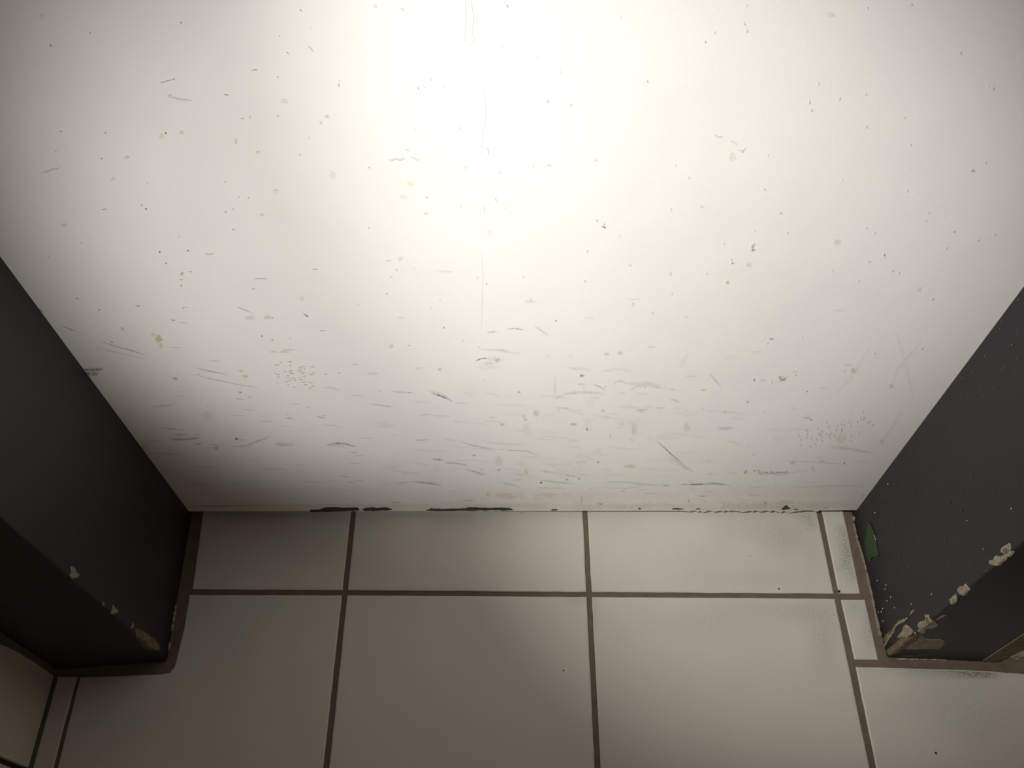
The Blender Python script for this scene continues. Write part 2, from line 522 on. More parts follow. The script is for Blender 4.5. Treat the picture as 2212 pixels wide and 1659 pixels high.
BK = lambda u, v, h: on_back(u, v, -h)
mk = Build()
GREY, DK, BRN, YEL, YEL2, FNT = (.21, .19, .17), (.045, .04, .04), (.22, .16, .11), (.50, .44, .22), (.56, .48, .30), (.46, .43, .39)
c4, c5, c6 = crop(100, 525, 2.886), crop(800, 525, 2.885), crop(1350, 525, 2.886)
c1, c2, c3 = crop(0, 0, 3.16), crop(700, 0, 3.16), crop(1400, 0, 2.724)
STROKES = [
    # crop, points, width, colour, strength
    (c4, [(400, 640), (500, 662), (612, 696)], 1.2, BRN, .8), (c4, [(330, 612), (420, 640), (500, 662)], .9, BRN, .5),
    (c4, [(925, 778), (1020, 800), (1130, 822)], 1.3, BRN, .7),
    (c4, [(900, 818), (1040, 850), (1180, 880), (1330, 905)], 1.0, BRN, .5), (c4, [(100, 520), (185, 552)], 1.2, BRN, .7),
    (c4, [(310, 652), (460, 690), (600, 720)], 1.0, GREY, .35), (c4, [(650, 1025), (800, 1010)], 2.0, GREY, .45),
    (c4, [(760, 1225), (860, 1225), (965, 1215)], 2.6, GREY, .75), (c4, [(800, 1198), (880, 1196)], 2.0, GREY, .55),
    (c4, [(925, 1258), (970, 1250)], 2.0, DK, .55), (c4, [(700, 1150), (860, 1170)], 1.4, GREY, .5), (c4, [(640, 1240), (720, 1235)], 1.5, GREY, .4),
    (c4, [(1150, 1270), (1240, 1268), (1320, 1235), (1410, 1205)], 2.6, GREY, .55), (c4, [(1240, 1268), (1330, 1232), (1410, 1205)], 1.0, DK, .4),
    (c4, [(1420, 1255), (1550, 1260)], 4.2, GREY, .45), (c4, [(1740, 1262), (1800, 1248), (1860, 1250), (1940, 1275)], 2.0, DK, .8),
    (c4, [(1750, 1268), (1800, 1258), (1870, 1262)], 3.6, GREY, .35),
    (c4, [(1890, 1305), (1940, 1310)], 1.8, GREY, .5), (c4, [(1490, 1092), (1540, 1097)], 1.8, GREY, .55), (c4, [(1680, 1080), (1745, 1097)], 1.4, GREY, .6),
    (c4, [(1600, 440), (1618, 452), (1637, 462)], 1.8, DK, .95), (c4, [(1190, 400), (1240, 420), (1280, 436)], 1.2, GREY, .5),
    (c4, [(555, 388), (570, 397), (588, 394)], 1.6, BRN, .75), (c4, [(775, 478), (790, 485), (806, 482)], 1.4, BRN, .6),  # dark undersides of two bumps, their shade painted in
    (c4, [(400, 618), (412, 622), (422, 618)], 1.3, BRN, .7), (c4, [(990, 70), (1020, 74), (1048, 70)], 1.1, YEL, .6),
    (c4, [(182, 346), (206, 350)], 1.5, GREY, .7), (c4, [(830, 232), (855, 234)], 1.8, FNT, .7), (c4, [(890, 182), (912, 184)], 1.8, FNT, .7),
    (c4, [(1280, 288), (1305, 291)], 1.4, FNT, .7), (c4, [(1660, 165), (1690, 168)], 1.2, FNT, .6),
    (c4, [(880, 1640), (1080, 1640), (1300, 1636)], 1.5, BRN, .9), (c4, [(620, 1310), (900, 1320)], 4, BRN, .25),  # first stroke: shadowed gap line at the foot, painted as colour
    (c5, [(720, 560), (790, 550)], 1.6, GREY, .55), (c5, [(848, 539), (900, 532), (960, 543)], 1.8, GREY, .75), (c5, [(1020, 520), (1075, 552), (1110, 582)], 2.6, GREY, .38),
    (c5, [(670, 662), (790, 668), (940, 692)], 2.6, GREY, .35), (c5, [(785, 664), (850, 672)], 1.6, GREY, .4), (c5, [(650, 738), (690, 721), (740, 718)], 1.3, DK, .75),
    (c5, [(370, 932), (450, 957), (520, 990)], 2.1, DK, .9), (c5, [(360, 922), (440, 948), (510, 980)], 4, GREY, .35), (c5, [(130, 925), (240, 937)], 2.2, GREY, .4),
    (c5, [(1380, 878), (1425, 895), (1470, 920)], 1.4, GREY, .65), (c5, [(1148, 975), (1210, 940), (1300, 930), (1420, 935), (1465, 952)], 3.2, GREY, .36),
    (c5, [(1148, 975), (1200, 945)], 1.6, GREY, .5), (c5, [(1150, 830), (1145, 950)], 2.4, GREY, .26),
    (c5, [(1510, 875), (1550, 858), (1612, 878)], 2, GREY, .42), (c5, [(1615, 918), (1710, 860)], 3, GREY, .3), (c5, [(0, 1005), (60, 1012), (125, 1022), (150, 1010)], 1.3, GREY, .5),
    (c5, [(280, 1230), (370, 1228)], 1.3, GREY, .5), (c5, [(550, 1232), (610, 1255), (700, 1275), (800, 1290)], 1.6, GREY, .55),
    (c5, [(790, 1287), (970, 1297), (1010, 1310), (1060, 1340)], 1.3, BRN, .6), (c5, [(380, 1345), (460, 1355)], 1.5, DK, .6), (c5, [(455, 1368), (540, 1374), (610, 1388)], 2.2, GREY, .65),
    (c5, [(590, 1410), (660, 1428), (722, 1444)], 2.0, GREY, .6), (c5, [(660, 1440), (720, 1443)], 3, GREY, .45), (c5, [(250, 1488), (300, 1492), (380, 1500), (450, 1512)], 1.9, DK, .65),
    (c5, [(150, 1500), (250, 1492)], 1.6, GREY, .4), (c5, [(890, 1440), (965, 1447)], 1.5, DK, .5), (c5, [(1085, 1425), (1108, 1427)], 1.5, DK, .7),
    (c5, [(1040, 1475), (1150, 1490), (1280, 1502)], 1.5, GREY, .5), (c5, [(800, 1490), (880, 1505), (940, 1530)], 1.4, GREY, .35),
    (c5, [(120, 1615), (200, 1620)], 1.7, GREY, .6), (c5, [(580, 1605), (655, 1607)], 1.6, GREY, .55), (c5, [(1405, 1627), (1462, 1627)], 3.2, GREY, .7),
    (c5, [(1560, 1545), (1588, 1546)], 1.7, DK, .75), (c5, [(1270, 1367), (1350, 1362)], 1.8, GREY, .45), (c5, [(1200, 1443), (1290, 1458)], 1.5, BRN, .5),
    (c5, [(1460, 1490), (1580, 1490), (1710, 1500)], 1.5, GREY, .45), (c5, [(1430, 1525), (1600, 1530), (1710, 1512)], 1.4, GREY, .35), (c5, [(1040, 1525), (1220, 1530)], 1.4, GREY, .35),
    (c5, [(1315, 1560), (1312, 1650)], .9, GREY, .5), (c5, [(1490, 1215), (1497, 1188)], 1.0, GREY, .6), (c5, [(1440, 1082), (1485, 1085)], 1.2, GREY, .45),
    (c5, [(690, 60), (700, 200), (690, 540)], 1.2, FNT, .30), (c5, [(1120, 1385), (1155, 1390)], 1.4, GREY, .5),
    (c6, [(895, 596), (912, 598), (930, 601)], 1.2, DK, .9), (c6, [(884, 632), (892, 618)], 1.0, BRN, .8), (c6, [(525, 815), (560, 855), (600, 900)], 1.5, GREY, .45),
    (c6, [(180, 1220), (235, 1268), (300, 1328), (372, 1385)], 1.9, DK, .72), (c6, [(270, 1330), (340, 1375), (430, 1430)], 4, GREY, .38),
    (c6, [(335, 1505), (420, 1506), (520, 1502), (600, 1506), (668, 1516)], 2.0, DK, .95), (c6, [(490, 1500), (560, 1498), (650, 1510)], 2.4, (.13, .13, .09), .7),
    (c6, [(230, 1512), (282, 1513)], 1.5, DK, .75), (c6, [(445, 1578), (510, 1578)], 1.1, DK, .7),
    (c6, [(1275, 1272), (1400, 1282), (1550, 1312)], 3.6, GREY, .42), (c6, [(1280, 1262), (1360, 1275), (1440, 1290)], 2.2, GREY, .35),
    (c6, [(1020, 1522), (1250, 1518), (1480, 1510)], 3.6, BRN, .28), (c6, [(960, 1358), (1180, 1366), (1400, 1382)], 1.0, GREY, .45), (c6, [(1200, 1345), (1262, 1378)], 1.3, GREY, .4),
    (c6, [(0, 1495), (120, 1505), (230, 1512)], 1.4, GREY, .4), (c6, [(100, 1560), (210, 1562)], 1.2, GREY, .4), (c6, [(1470, 1570), (1490, 1568)], 2, BRN, .6),
    (c6, [(500, 1440), (560, 1440)], 2, GREY, .25), (c6, [(850, 1440), (1060, 1430), (1130, 1420)], 1.2, GREY, .3), (c6, [(1155, 1390), (1180, 1420)], 1.2, GREY, .4),
    (c6, [(1790, 980), (1780, 900), (1690, 560)], 3.2, FNT, .16), (c6, [(1600, 1240), (1660, 1160), (1720, 1040)], 4, GREY, .16), (c6, [(1655, 905), (1690, 800), (1850, 600)], 3.2, FNT, .25),
    (c6, [(340, 780), (390, 680)], 5, FNT, .2), (c6, [(1290, 960), (1400, 850), (1530, 630)], 4, FNT, .18),
    (c1, [(1150, 660), (1230, 682), (1310, 689)], 1.8, GREY, .38), (c1, [(290, 1185), (350, 1163), (412, 1150)], 2.0, GREY, .40), (c1, [(1530, 648), (1548, 656), (1562, 652)], 1.4, FNT, .8),  # last stroke: painted shade under a bump
    (c1, [(1718, 483), (1757, 480)], 1.3, FNT, .8), (c1, [(1532, 1446), (1542, 1454), (1550, 1450)], 1.2, GREY, .7), (c1, [(1955, 360), (1975, 375)], 1.2, FNT, .6), (c1, [(2105, 320), (2140, 355)], 1.4, FNT, .6),  # first two strokes: shaded undersides of bumps, put in as colour
    (c1, [(700, 1435), (730, 1430)], 1.4, FNT, .6), (c1, [(1095, 570), (1190, 545)], 1.2, FNT, .5),
    (c2, [(438, 1092), (462, 1097), (490, 1084), (515, 1096), (560, 1080)], 1.0, GREY, .55), (c2, [(590, 1072), (632, 1092), (650, 1085)], 1.0, FNT, .6), (c2, [(690, 1350), (712, 1352)], 1.1, GREY, .6),  # first stroke: bump lines, their shade drawn in grey
    (c2, [(682, 1452), (684, 1466)], 1.1, (.35, .20, .14), .9), (c2, [(690, 1458), (708, 1458)], 1.0, (.35, .20, .14), .6), (c2, [(1520, 1128), (1552, 1129)], 1.0, BRN, .6),
    (c2, [(960, 0), (966, 130), (958, 250), (975, 290)], 1.1, GREY, .30), (c2, [(1000, 0), (1018, 120), (1010, 220), (1022, 270), (990, 320)], 1.1, GREY, .32),
    (c2, [(1086, 600), (1104, 760), (1076, 980), (1072, 1070)], .9, GREY, .26), (c2, [(1095, 1400), (1090, 1460)], .9, GREY, .4), (c2, [(1120, 1010), (1120, 1060)], .9, GREY, .4),
    (c2, [(1890, 1543), (1905, 1553), (1927, 1548)], 1.2, DK, .9), (c2, [(1912, 1520), (1905, 1550)], 1.0, DK, .7), (c2, [(1845, 1098), (1858, 1090)], 1.0, GREY, .7),
    (c3, [(388, 795), (410, 808), (440, 804)], 1.2, FNT, .8), (c3, [(480, 830), (520, 848)], 1.2, FNT, .6), (c3, [(525, 880), (556, 896), (575, 862)], 1.2, BRN, .45),  # first stroke: crescent of shade painted below a bump
    (c3, [(1520, 1130), (1532, 1118)], 1.3, GREY, .6), (c3, [(1935, 1418), (1950, 1410)], 1.2, FNT, .7),
]
for i, (cr, pts, wd, colr, st) in enumerate(STROKES):
    mk.stroke(BK, cr(*pts), wd * 1.05, colr, st, seed=i)
BLOTS = [
    (c4, 700, 600, 24, 22, YEL, .75), (c4, 715, 640, 10, 14, YEL, .6), (c4, 665, 575, 14, 8, YEL, .35), (c4, 845, 193, 12, 10, YEL, .85), (c4, 805, 846, 16, 9, (.36, .38, .24), .6), (c4, 1597, 350, 14, 16, YEL2, .35),
    (c4, 1490, 680, 30, 5, YEL, .5), (c4, 1415, 680, 18, 4, YEL, .4), (c4, 1240, 832, 18, 8, YEL, .55), (c4, 1215, 800, 14, 6, YEL, .4), (c4, 1185, 1222, 8, 7, DK, .95),
    (c4, 1380, 465, 22, 14, FNT, .5), (c4, 1270, 470, 22, 12, FNT, .4), (c4, 280, 805, 40, 20, BRN, .75), (c4, 300, 815, 22, 12, DK, .5), (c4, 1010, 1080, 40, 30, FNT, .3),
    (c4, 707, 57, 4, 4, DK, .95), (c4, 748, 128, 4, 4, DK, .9), (c4, 883, 50, 6, 5, GREY, .7), (c4, 842, 268, 4, 4, GREY, .8), (c4, 332, 418, 5, 4, GREY, .8), (c4, 1345, 582, 5, 4, GREY, .7), (c4, 1410, 607, 9, 6, FNT, .6),
    (c4, 570, 1275, 45, 25, BRN, .35), (c4, 1060, 1280, 14, 10, GREY, .5), (c4, 475, 535, 10, 8, BRN, .4), (c4, 1210, 933, 8, 6, GREY, .6),
    (c5, 790, 730, 20, 16, GREY, .42), (c5, 740, 752, 40, 12, FNT, .4), (c5, 430, 788, 12, 8, GREY, .5), (c5, 132, 645, 12, 12, YEL2, .6), (c5, 1315, 826, 14, 8, BRN, .6), (c5, 955, 1078, 10, 9, (.62, .42, .16), .6), (c5, 965, 1100, 8, 6, GREY, .5),
    (c5, 820, 1130, 18, 10, (.34, .30, .2), .5), (c5, 1030, 1060, 22, 22, FNT, .5), (c5, 1350, 1160, 4, 9, DK, .7), (c5, 1065, 1495, 6, 5, DK, 1), (c5, 1420, 1367, 6, 4, DK, .7), (c5, 1635, 382, 8, 10, (.66, .45, .20), .6),
    (c5, 188, 100, 12, 12, FNT, .4), (c5, 164, 170, 3, 3, DK, .8), (c5, 722, 255, 4, 3, GREY, .7), (c5, 952, 213, 3, 3, GREY, .7), (c5, 458, 528, 4, 4, GREY, .7), (c5, 242, 640, 3, 3, DK, .7), (c5, 1155, 485, 4, 3, GREY, .7), (c5, 245, 933, 10, 5, GREY, .6),
    (c5, 1555, 686, 14, 10, GREY, .35), (c5, 1470, 692, 14, 8, GREY, .3), (c5, 730, 1566, 9, 8, GREY, .5), (c5, 645, 1325, 8, 6, GREY, .5), (c5, 1080, 1575, 90, 16, YEL2, .45), (c5, 860, 1572, 90, 18, YEL2, .45), (c5, 925, 1565, 40, 18, YEL, .25),
    (c5, 1620, 1392, 34, 12, (.45, .38, .26), .45), (c5, 1265, 1130, 20, 10, GREY, .35), (c5, 1690, 1040, 30, 16, GREY, .28), (c5, 1450, 1045, 12, 8, GREY, .35), (c5, 925, 930, 8, 6, GREY, .5), (c5, 1215, 1030, 10, 8, GREY, .4), (c5, 1640, 1150, 14, 40, GREY, .25),
    (c5, 800, 1360, 22, 34, FNT, .35), (c5, 970, 1430, 10, 24, GREY, .25), (c5, 800, 1415, 12, 5, GREY, .5), (c5, 1225, 1475, 10, 6, GREY, .5), (c5, 1300, 1470, 8, 6, GREY, .5),
    (c6, 798, 20, 5, 12, BRN, .6), (c6, 797, 42, 9, 6, BRN, .85), (c6, 280, 192, 6, 9, YEL2, .7), (c6, 637, 247, 8, 9, YEL, .7), (c6, 48, 383, 7, 9, (.66, .45, .20), .5), (c6, 670, 126, 5, 3, GREY, .9), (c6, 664, 105, 3, 3, GREY, .8),
    (c6, 985, 843, 29, 15, (.30, .28, .22), .85), (c6, 992, 838, 18, 7, (.66, .63, .55), .9), (c6, 1422, 797, 20, 16, (.50, .47, .38), .6), (c6, 1660, 895, 12, 16, FNT, .45), (c6, 1830, 292, 14, 14, FNT, .4), (c6, 805, 855, 5, 7, DK, .8), (c6, 1920, 352, 5, 4, GREY, .9),
    (c6, 1855, 661, 3, 3, DK, .8), (c6, 1134, 926, 4, 3, DK, .6), (c6, 1160, 1102, 4, 3, DK, .9), (c6, 1366, 1372, 4, 3, DK, .9), (c6, 1065, 826, 3, 3, GREY, .8), (c6, 485, 918, 12, 4, GREY, .5), (c6, 1130, 1090, 20, 7, FNT, .5),
    (c6, 205, 900, 20, 9, GREY, .35), (c6, 120, 880, 90, 22, GREY, .20), (c6, 625, 1155, 44, 12, GREY, .30), (c6, 60, 1165, 18, 45, GREY, .22), (c6, 385, 1150, 25, 28, GREY, .22), (c6, 1045, 1368, 16, 12, FNT, .5), (c6, 763, 990, 10, 7, GREY, .5),
    (c6, 300, 1345, 30, 20, FNT, .4), (c6, 1340, 1220, 30, 30, YEL2, .32), (c6, 1600, 1235, 12, 18, FNT, .4), (c6, 875, 1618, 7, 4, DK, .7), (c6, 1000, 1620, 70, 22, YEL2, .55), (c6, 395, 1608, 5, 6, GREY, .6), (c6, 1255, 1650, 14, 5, BRN, .5),
    (c1, 1132, 911, 5, 4, DK, 1), (c1, 1243, 908, 14, 10, YEL2, .7), (c1, 1105, 935, 18, 14, YEL2, .45), (c1, 1612, 968, 9, 20, YEL2, .75), (c1, 1708, 805, 8, 11, YEL2, .6), (c1, 1655, 818, 10, 8, YEL2, .4), (c1, 996, 1428, 6, 4, DK, 1), (c1, 348, 315, 4, 5, DK, .8),
    (c1, 722, 910, 5, 5, GREY, .6), (c1, 440, 1540, 18, 12, FNT, .4), (c1, 870, 1078, 14, 10, FNT, .4), (c1, 775, 1226, 14, 10, FNT, .35), (c1, 970, 1406, 5, 5, GREY, .5), (c1, 2052, 73, 4, 4, GREY, .8), (c1, 1885, 1308, 16, 10, FNT, .35), (c1, 290, 115, 14, 18, FNT, .25), (c1, 1160, 660, 14, 10, GREY, .35),
    (c1, 1190, 545, 5, 5, GREY, .55), (c1, 1765, 1043, 14, 9, FNT, .45), (c1, 1945, 695, 26, 14, FNT, .4), (c1, 1790, 1470, 12, 8, FNT, .5), (c1, 2190, 840, 10, 10, FNT, .5),
    (c2, 595, 1255, 26, 14, (.74, .66, .36), .9), (c2, 962, 1145, 10, 10, (.72, .66, .36), .9), (c2, 918, 868, 10, 7, (.66, .60, .36), .8), (c2, 1610, 490, 12, 12, (.8, .74, .5), .6), (c2, 98, 582, 6, 9, GREY, .7), (c2, 18, 798, 12, 10, GREY, .45), (c2, 642, 604, 4, 5, DK, .8), (c2, 728, 546, 4, 3, GREY, .8), (c2, 1250, 43, 5, 4, DK, .9),
    (c2, 1525, 693, 5, 4, DK, .9), (c2, 1685, 720, 8, 3, GREY, .8), (c2, 1172, 1365, 4, 4, DK, .9), (c2, 1430, 1136, 4, 3, GREY, .9), (c2, 1862, 1506, 4, 4, DK, .9), (c2, 1914, 1554, 6, 4, DK, 1), (c2, 1130, 1590, 22, 18, FNT, .4), (c2, 2206, 558, 4, 4, DK, .8), (c2, 535, 66, 10, 9, BRN, .4), (c2, 345, 42, 14, 9, FNT, .5),
    (c2, 60, 1200, 20, 24, FNT, .4), (c2, 543, 1348, 18, 12, FNT, .4), (c2, 1200, 1178, 4, 4, GREY, .6), (c2, 305, 1558, 5, 5, GREY, .6),
    (c3, 1913, 1006, 12, 9, GREY, .8), (c3, 492, 922, 17, 20, (.62, .60, .36), .65), (c3, 612, 1450, 7, 9, BRN, .75), (c3, 617, 1472, 10, 7, BRN, .85), (c3, 625, 1440, 5, 5, BRN, .5), (c3, 1113, 1424, 18, 14, FNT, .55), (c3, 555, 888, 5, 5, BRN, .6), (c3, 2032, 522, 5, 6, GREY, .6), (c3, 580, 182, 6, 6, FNT, .7),
    (c3, 337, 248, 4, 4, GREY, .8), (c3, 1075, 88, 20, 9, FNT, .4), (c3, 685, 1116, 5, 4, GREY, .7), (c3, 315, 1217, 12, 5, FNT, .6), (c3, 780, 1255, 7, 5, FNT, .8), (c3, 1125, 583, 6, 9, FNT, .6), (c3, 495, 1550, 6, 4, GREY, .9), (c3, 490, 1530, 4, 3, GREY, .8), (c3, 590, 1560, 14, 12, FNT, .5), (c3, 130, 1612, 6, 8, (.66, .45, .20), .5),
    (c3, 1390, 1500, 5, 4, GREY, .8), (c3, 1800, 1366, 4, 3, DK, .8), (c3, 960, 650, 7, 6, FNT, .6), (c3, 1840, 315, 4, 4, GREY, .6), (c3, 1550, 30, 6, 5, GREY, .5), (c3, 1545, 856, 4, 4, GREY, .6), (c3, 1300, 1540, 10, 5, FNT, .5),
]
for i, (cr, x, y, rx, ry, colr, st) in enumerate(BLOTS):
    s = 2.886 if cr is c4 or cr is c6 or cr is c5 else (2.724 if cr is c3 else 3.16)
    mk.blot(BK, cr((x, y))[0], max(1.0, rx / s * 1.15), max(.9, ry / s * 1.15), colr, st * (.62 if cr is c2 else .8 if cr in (c1, c3) else 1), seed=i)
# flecks: yellow scraping at the left, brown hatching low on the right, ragged dark scrape
rn = random.Random(12)
for k in range(46):
    x, y = rn.gauss(1560, 75), rn.gauss(830, 42)
    p = c4((x, y))[0]
    mk.stroke(BK, [(p[0] - rn.uniform(2, 6), p[1]), (p[0] + rn.uniform(2, 6), p[1] + rn.uniform(-1, 1))], rn.uniform(.8, 2.0), YEL, rn.uniform(.4, .75), seed=900 + k)
for k in range(46):
    t = rn.random()
    x, y = 1050 + 480 * t + rn.gauss(0, 20), 1225 - 90 * t + rn.gauss(0, 45)
    p = c6((x, y))[0]
    mk.stroke(BK, [(p[0] - 1.5, p[1] - 2.5), (p[0] + 2, p[1] + 3)], rn.uniform(.8, 1.8), (.46, .36, .22), rn.uniform(.3, .6), seed=1000 + k)
for k in range(34):
    x = rn.gauss(880, 62)
    y = 1432 + rn.gauss(0, 5)
    p = c6((x, y))[0]
    mk.stroke(BK, [(p[0] - rn.uniform(1, 5), p[1]), (p[0] + rn.uniform(2, 6), p[1] + rn.uniform(-.6, .6))], rn.uniform(.7, 1.7), DK, rn.uniform(.6, 1), seed=1100 + k)
for k in range(150):                        # small flecks and rubs, thicker towards the foot of the wall
    u = rn.uniform(380, 1860)
    v = 1095 - abs(rn.gauss(0, 190))
    if u < 400 + (1105 - v) * -.72 + 20 or u > 1830 + (1105 - v) * .7:
        continue
    L = rn.uniform(2, 16)
    mk.stroke(BK, [(u - L, v), (u + L, v + rn.uniform(-1, 2.5))], rn.uniform(.8, 2.2), rn.choice((GREY, GREY, BRN, FNT)), rn.uniform(.10, .34), seed=1200 + k)
for k in range(110):
    u, v = rn.uniform(60, 2150), rn.uniform(10, 1000)
    if v > 560 and (u < 40 + (v - 560) * .74 or u > 2180 - (v - 600) * .75):
        continue
    mk.blot(BK, (u, v), rn.uniform(1, 2.6), rn.uniform(.9, 2), rn.choice((GREY, FNT, BRN, FNT)), rn.uniform(.12, .42) * (.5 if v < 450 else 1), seed=1400 + k)
for k in range(110):                        # broad faint rubbing on the lower wall
    u, v = rn.gauss(1180, 260), rn.gauss(960, 75)
    if not 760 < v < 1085 or not 520 < u < 1800:
        continue
    if k % 2:
        mk.blot(BK, (u, v), rn.uniform(8, 34), rn.uniform(3, 12), rn.choice((GREY, BRN, FNT)), rn.uniform(.04, .13), seed=1700 + k, soft=.4)
    else:
        L = rn.uniform(12, 45)
        mk.stroke(BK, [(u - L, v - rn.uniform(0, 4)), (u, v), (u + L, v + rn.uniform(0, 7))], rn.uniform(1, 3.4), rn.choice((GREY, BRN)), rn.uniform(.06, .22), seed=1800 + k)
# the yellowed foot of the wall
for (a, b, wd, s) in ((430, 1000, 5, .30), (820, 1300, 8, .45), (1180, 1560, 8, .50), (1450, 1845, 11, .60)):
    n_ = 14
    mk.stroke(BK, [(a + (b - a) * i / n_, 1095 - 3 * (i / n_) + rn.uniform(-2, 1)) for i in range(n_ + 1)], wd, (.52, .43, .27), s, seed=int(a), ragged=.4)
for (a, b, y, wd, s) in ((980, 1560, 1070, 14, .16), (1480, 1850, 1062, 18, .15), (420, 900, 1060, 16, .14)):
    mk.stroke(BK, [(a + (b - a) * i / 9, y + rn.uniform(-3, 3)) for i in range(10)], wd, (.45, .37, .26), s, seed=int(a) + 5)
# smears of the dark wall's paint over the edge
mk.stroke(BK, [(172, 799), (200, 799), (226, 797)], 4, (.10, .075, .06), .8, seed=7)
mk.stroke(BK, [(178, 806), (198, 807), (216, 805)], 4.5, (.05, .04, .04), .85, seed=8)
mk.stroke(BK, [(186, 814), (200, 812)], 3, (.12, .09, .08), .6, seed=9)
mk.stroke(BK, [(66, 657), (78, 667), (96, 676)], 4, (.10, .085, .085), .7, seed=10)
mk.stroke(BK, [(44, 625), (60, 642)], 2.5, (.10, .085, .085), .6, seed=11)
mk.stroke(BK, [(284, 955), (300, 966), (318, 982)], 7, (.13, .09, .06), .55, seed=12)
mk.paint()
orient(mk, Vector((0, -1, 0)))
off = len(wb.v)
wb.v += mk.v
wb.c += mk.c
wb.f += [tuple(k + off for k in f) for f in mk.f]
wb.mi += mk.mi
wall_back = wb.link('wall_back', M['white'])
tag(wall_back, 'scuffed white painted wall at the back of the recess, between the two dark wall ends', 'wall', 'structure')

c7, c8 = crop(600, 1000, 3.687), crop(1200, 1000, 3.687)
BKL = lambda u, v, h: on_back(u, v, -h)
CHIPS = [
    c7((255, 392), (260, 372), (340, 372), (375, 355), (460, 353), (540, 358), (630, 355), (655, 370), (640, 378), (500, 388), (380, 390)),
    c7((662, 372), (700, 358), (750, 352), (800, 360), (860, 354), (890, 360), (915, 370), (900, 378), (840, 380), (760, 384), (700, 382)),
    c7((1180, 378), (1220, 362), (1300, 365), (1440, 362), (1500, 362), (1530, 352), (1600, 355), (1700, 358), (1800, 358), (1812, 368), (1860, 362), (1878, 375),
       (1830, 379), (1750, 377), (1690, 379), (1600, 380), (1400, 381), (1250, 381)),
    c7((2175, 378), (2180, 369), (2225, 368), (2228, 377)),
    c8((928, 371), (932, 362), (1018, 363), (1022, 371)),
    c8((1118, 370), (1122, 363), (1152, 363), (1157, 370)),
    c8((1795, 372), (1812, 356), (1835, 337), (1855, 350), (1875, 362), (1840, 373)),
    c8((652, 370), (668, 354), (684, 368)),
    c8((1898, 372), (1904, 365), (1936, 366), (1938, 372)),
]
for i, o in enumerate(CHIPS):
    flake('paint_chip', o, BKL, M['green_dim'], wall_back, .0005, 2, 'dark green chip of older paint along the foot of the white wall' if i < 3 else 'small dark chip at the foot of the white wall', .0002)

# ------------------------------------------------------------------ the two dark wall ends and the walls that run on from them


def dark_wall(name, plan, label, lean):
    b = Build()
    n = len(plan)
    # rounded plan corner at the nose
    pts = []
    for i, p in enumerate(plan):
        if i == 1:
            a, c = Vector(plan[0]), Vector(plan[2])
            q = Vector(p)
            d1, d2 = (a - q).normalized(), (c - q).normalized()
            r = .003
            for t in (0, .2, .5, .8, 1):
                e = q + d1 * r * (1 - t) ** 2 + d2 * r * t ** 2
                pts.append((e.x, e.y))
        else:
            pts.append(p)
    area = sum(pts[i][0] * pts[(i + 1) % len(pts)][1] - pts[(i + 1) % len(pts)][0] * pts[i][1] for i in range(len(pts)))
    if area < 0:
        pts = pts[::-1]
    b.prism([(x, y, lean) for x, y in pts], -.002, TOP)
    return b


def side_surface(B, Fp, O, lean, sgn):
    """maps photo measure to the return face, or round the corner to the end face"""
    pr = Vector((Fp[0], Fp[1], 0))
    along = Vector((B[0] - Fp[0], B[1] - Fp[1], 0))
    up = Vector((lean, 0, 1))
    n1 = along.cross(up).normalized()
    if n1.x * sgn > 0:
        n1 = -n1
    n2 = Vector((O[0] - Fp[0], O[1] - Fp[1], 0)).cross(up).normalized()
    if n2.y > 0:
        n2 = -n2

    def f(u, v, h=.0002):
        p = on_plane(u, v, pr, n1)
        nn = n1
        if p.y < Fp[1]:
            p = on_plane(u, v, pr, n2)
            nn = n2
        return p + nn * h
    return f, n1, n2


def add_wear(b, wearb, side):
    for i, f in enumerate(wearb.f):
        p = [Vector(wearb.v[k]) for k in f[:3]]
        nrm = (p[1] - p[0]).cross(p[2] - p[0])
        if nrm.dot(CAM - p[0]) < 0:
            wearb.f[i] = f[::-1]
    off = len(b.v)
    b.v += wearb.v
    b.c += wearb.c
    b.f += [tuple(k + off for k in f) for f in wearb.f]
    b.mi += wearb.mi


# right
RS, rn1, rn2 = side_surface(RB, RF, RO, LEAN_R, 1)
br = dark_wall('wall_right', [(RB[0], .12), RF, RO, (RO[0], .12)], '', LEAN_R)
wr = Build()
rn = random.Random(5)
RS2 = RS
LT = (.42, .42, .45)
for k in range(70):                         # pale rubs and nicks
    u, v = rn.uniform(1880, 2210), rn.uniform(800, 1330)
    if v < 1085 - (u - 1860) * 1.32 + 25:
        continue
    a = rn.uniform(-.3, .6)
    L = rn.uniform(1, 7)
    wr.stroke(RS2, [(u, v), (u + a * L * .4, v + L)], rn.uniform(.6, 1.6), LT, rn.uniform(.05, .28), seed=k)
cR = crop(1700, 1000, 3.318)
for (x, y) in ((648, 843), (710, 875), (704, 905), (743, 962), (770, 1037), (685, 1045), (653, 1070), (676, 1067), (688, 1133), (890, 1012), (630, 357), (724, 153), (1290, 412), (1608, 327), (716, 988), (1405, 615), (1037, 940)):
    wr.blot(RS2, cR((x, y))[0], 1.3, 1.5, (.85, .85, .85), .9, seed=x, soft=.7)
for (x, y) in ((2042, 1160), (2096, 1212), (2125, 1186), (2131, 1230), (1985, 1155), (1965, 1220), (2185, 742), (2197, 771)):
    wr.stroke(RS2, [(x, y), (x + 1.5, y + 5)], 1.2, LT, .45, seed=x)
wr.stroke(RS2, [(1960, 1419), (2010, 1413)], 2.4, LT, .16, seed=3)
wr.stroke(RS2, [(2122, 1410), (2136, 1405)], 2.0, LT, .30, seed=4)
wr.stroke(RS2, [(1945, 1417), (1980, 1417)], 2.4, LT, .22, seed=14)
wr.paint()
add_wear(br, wr, 1)
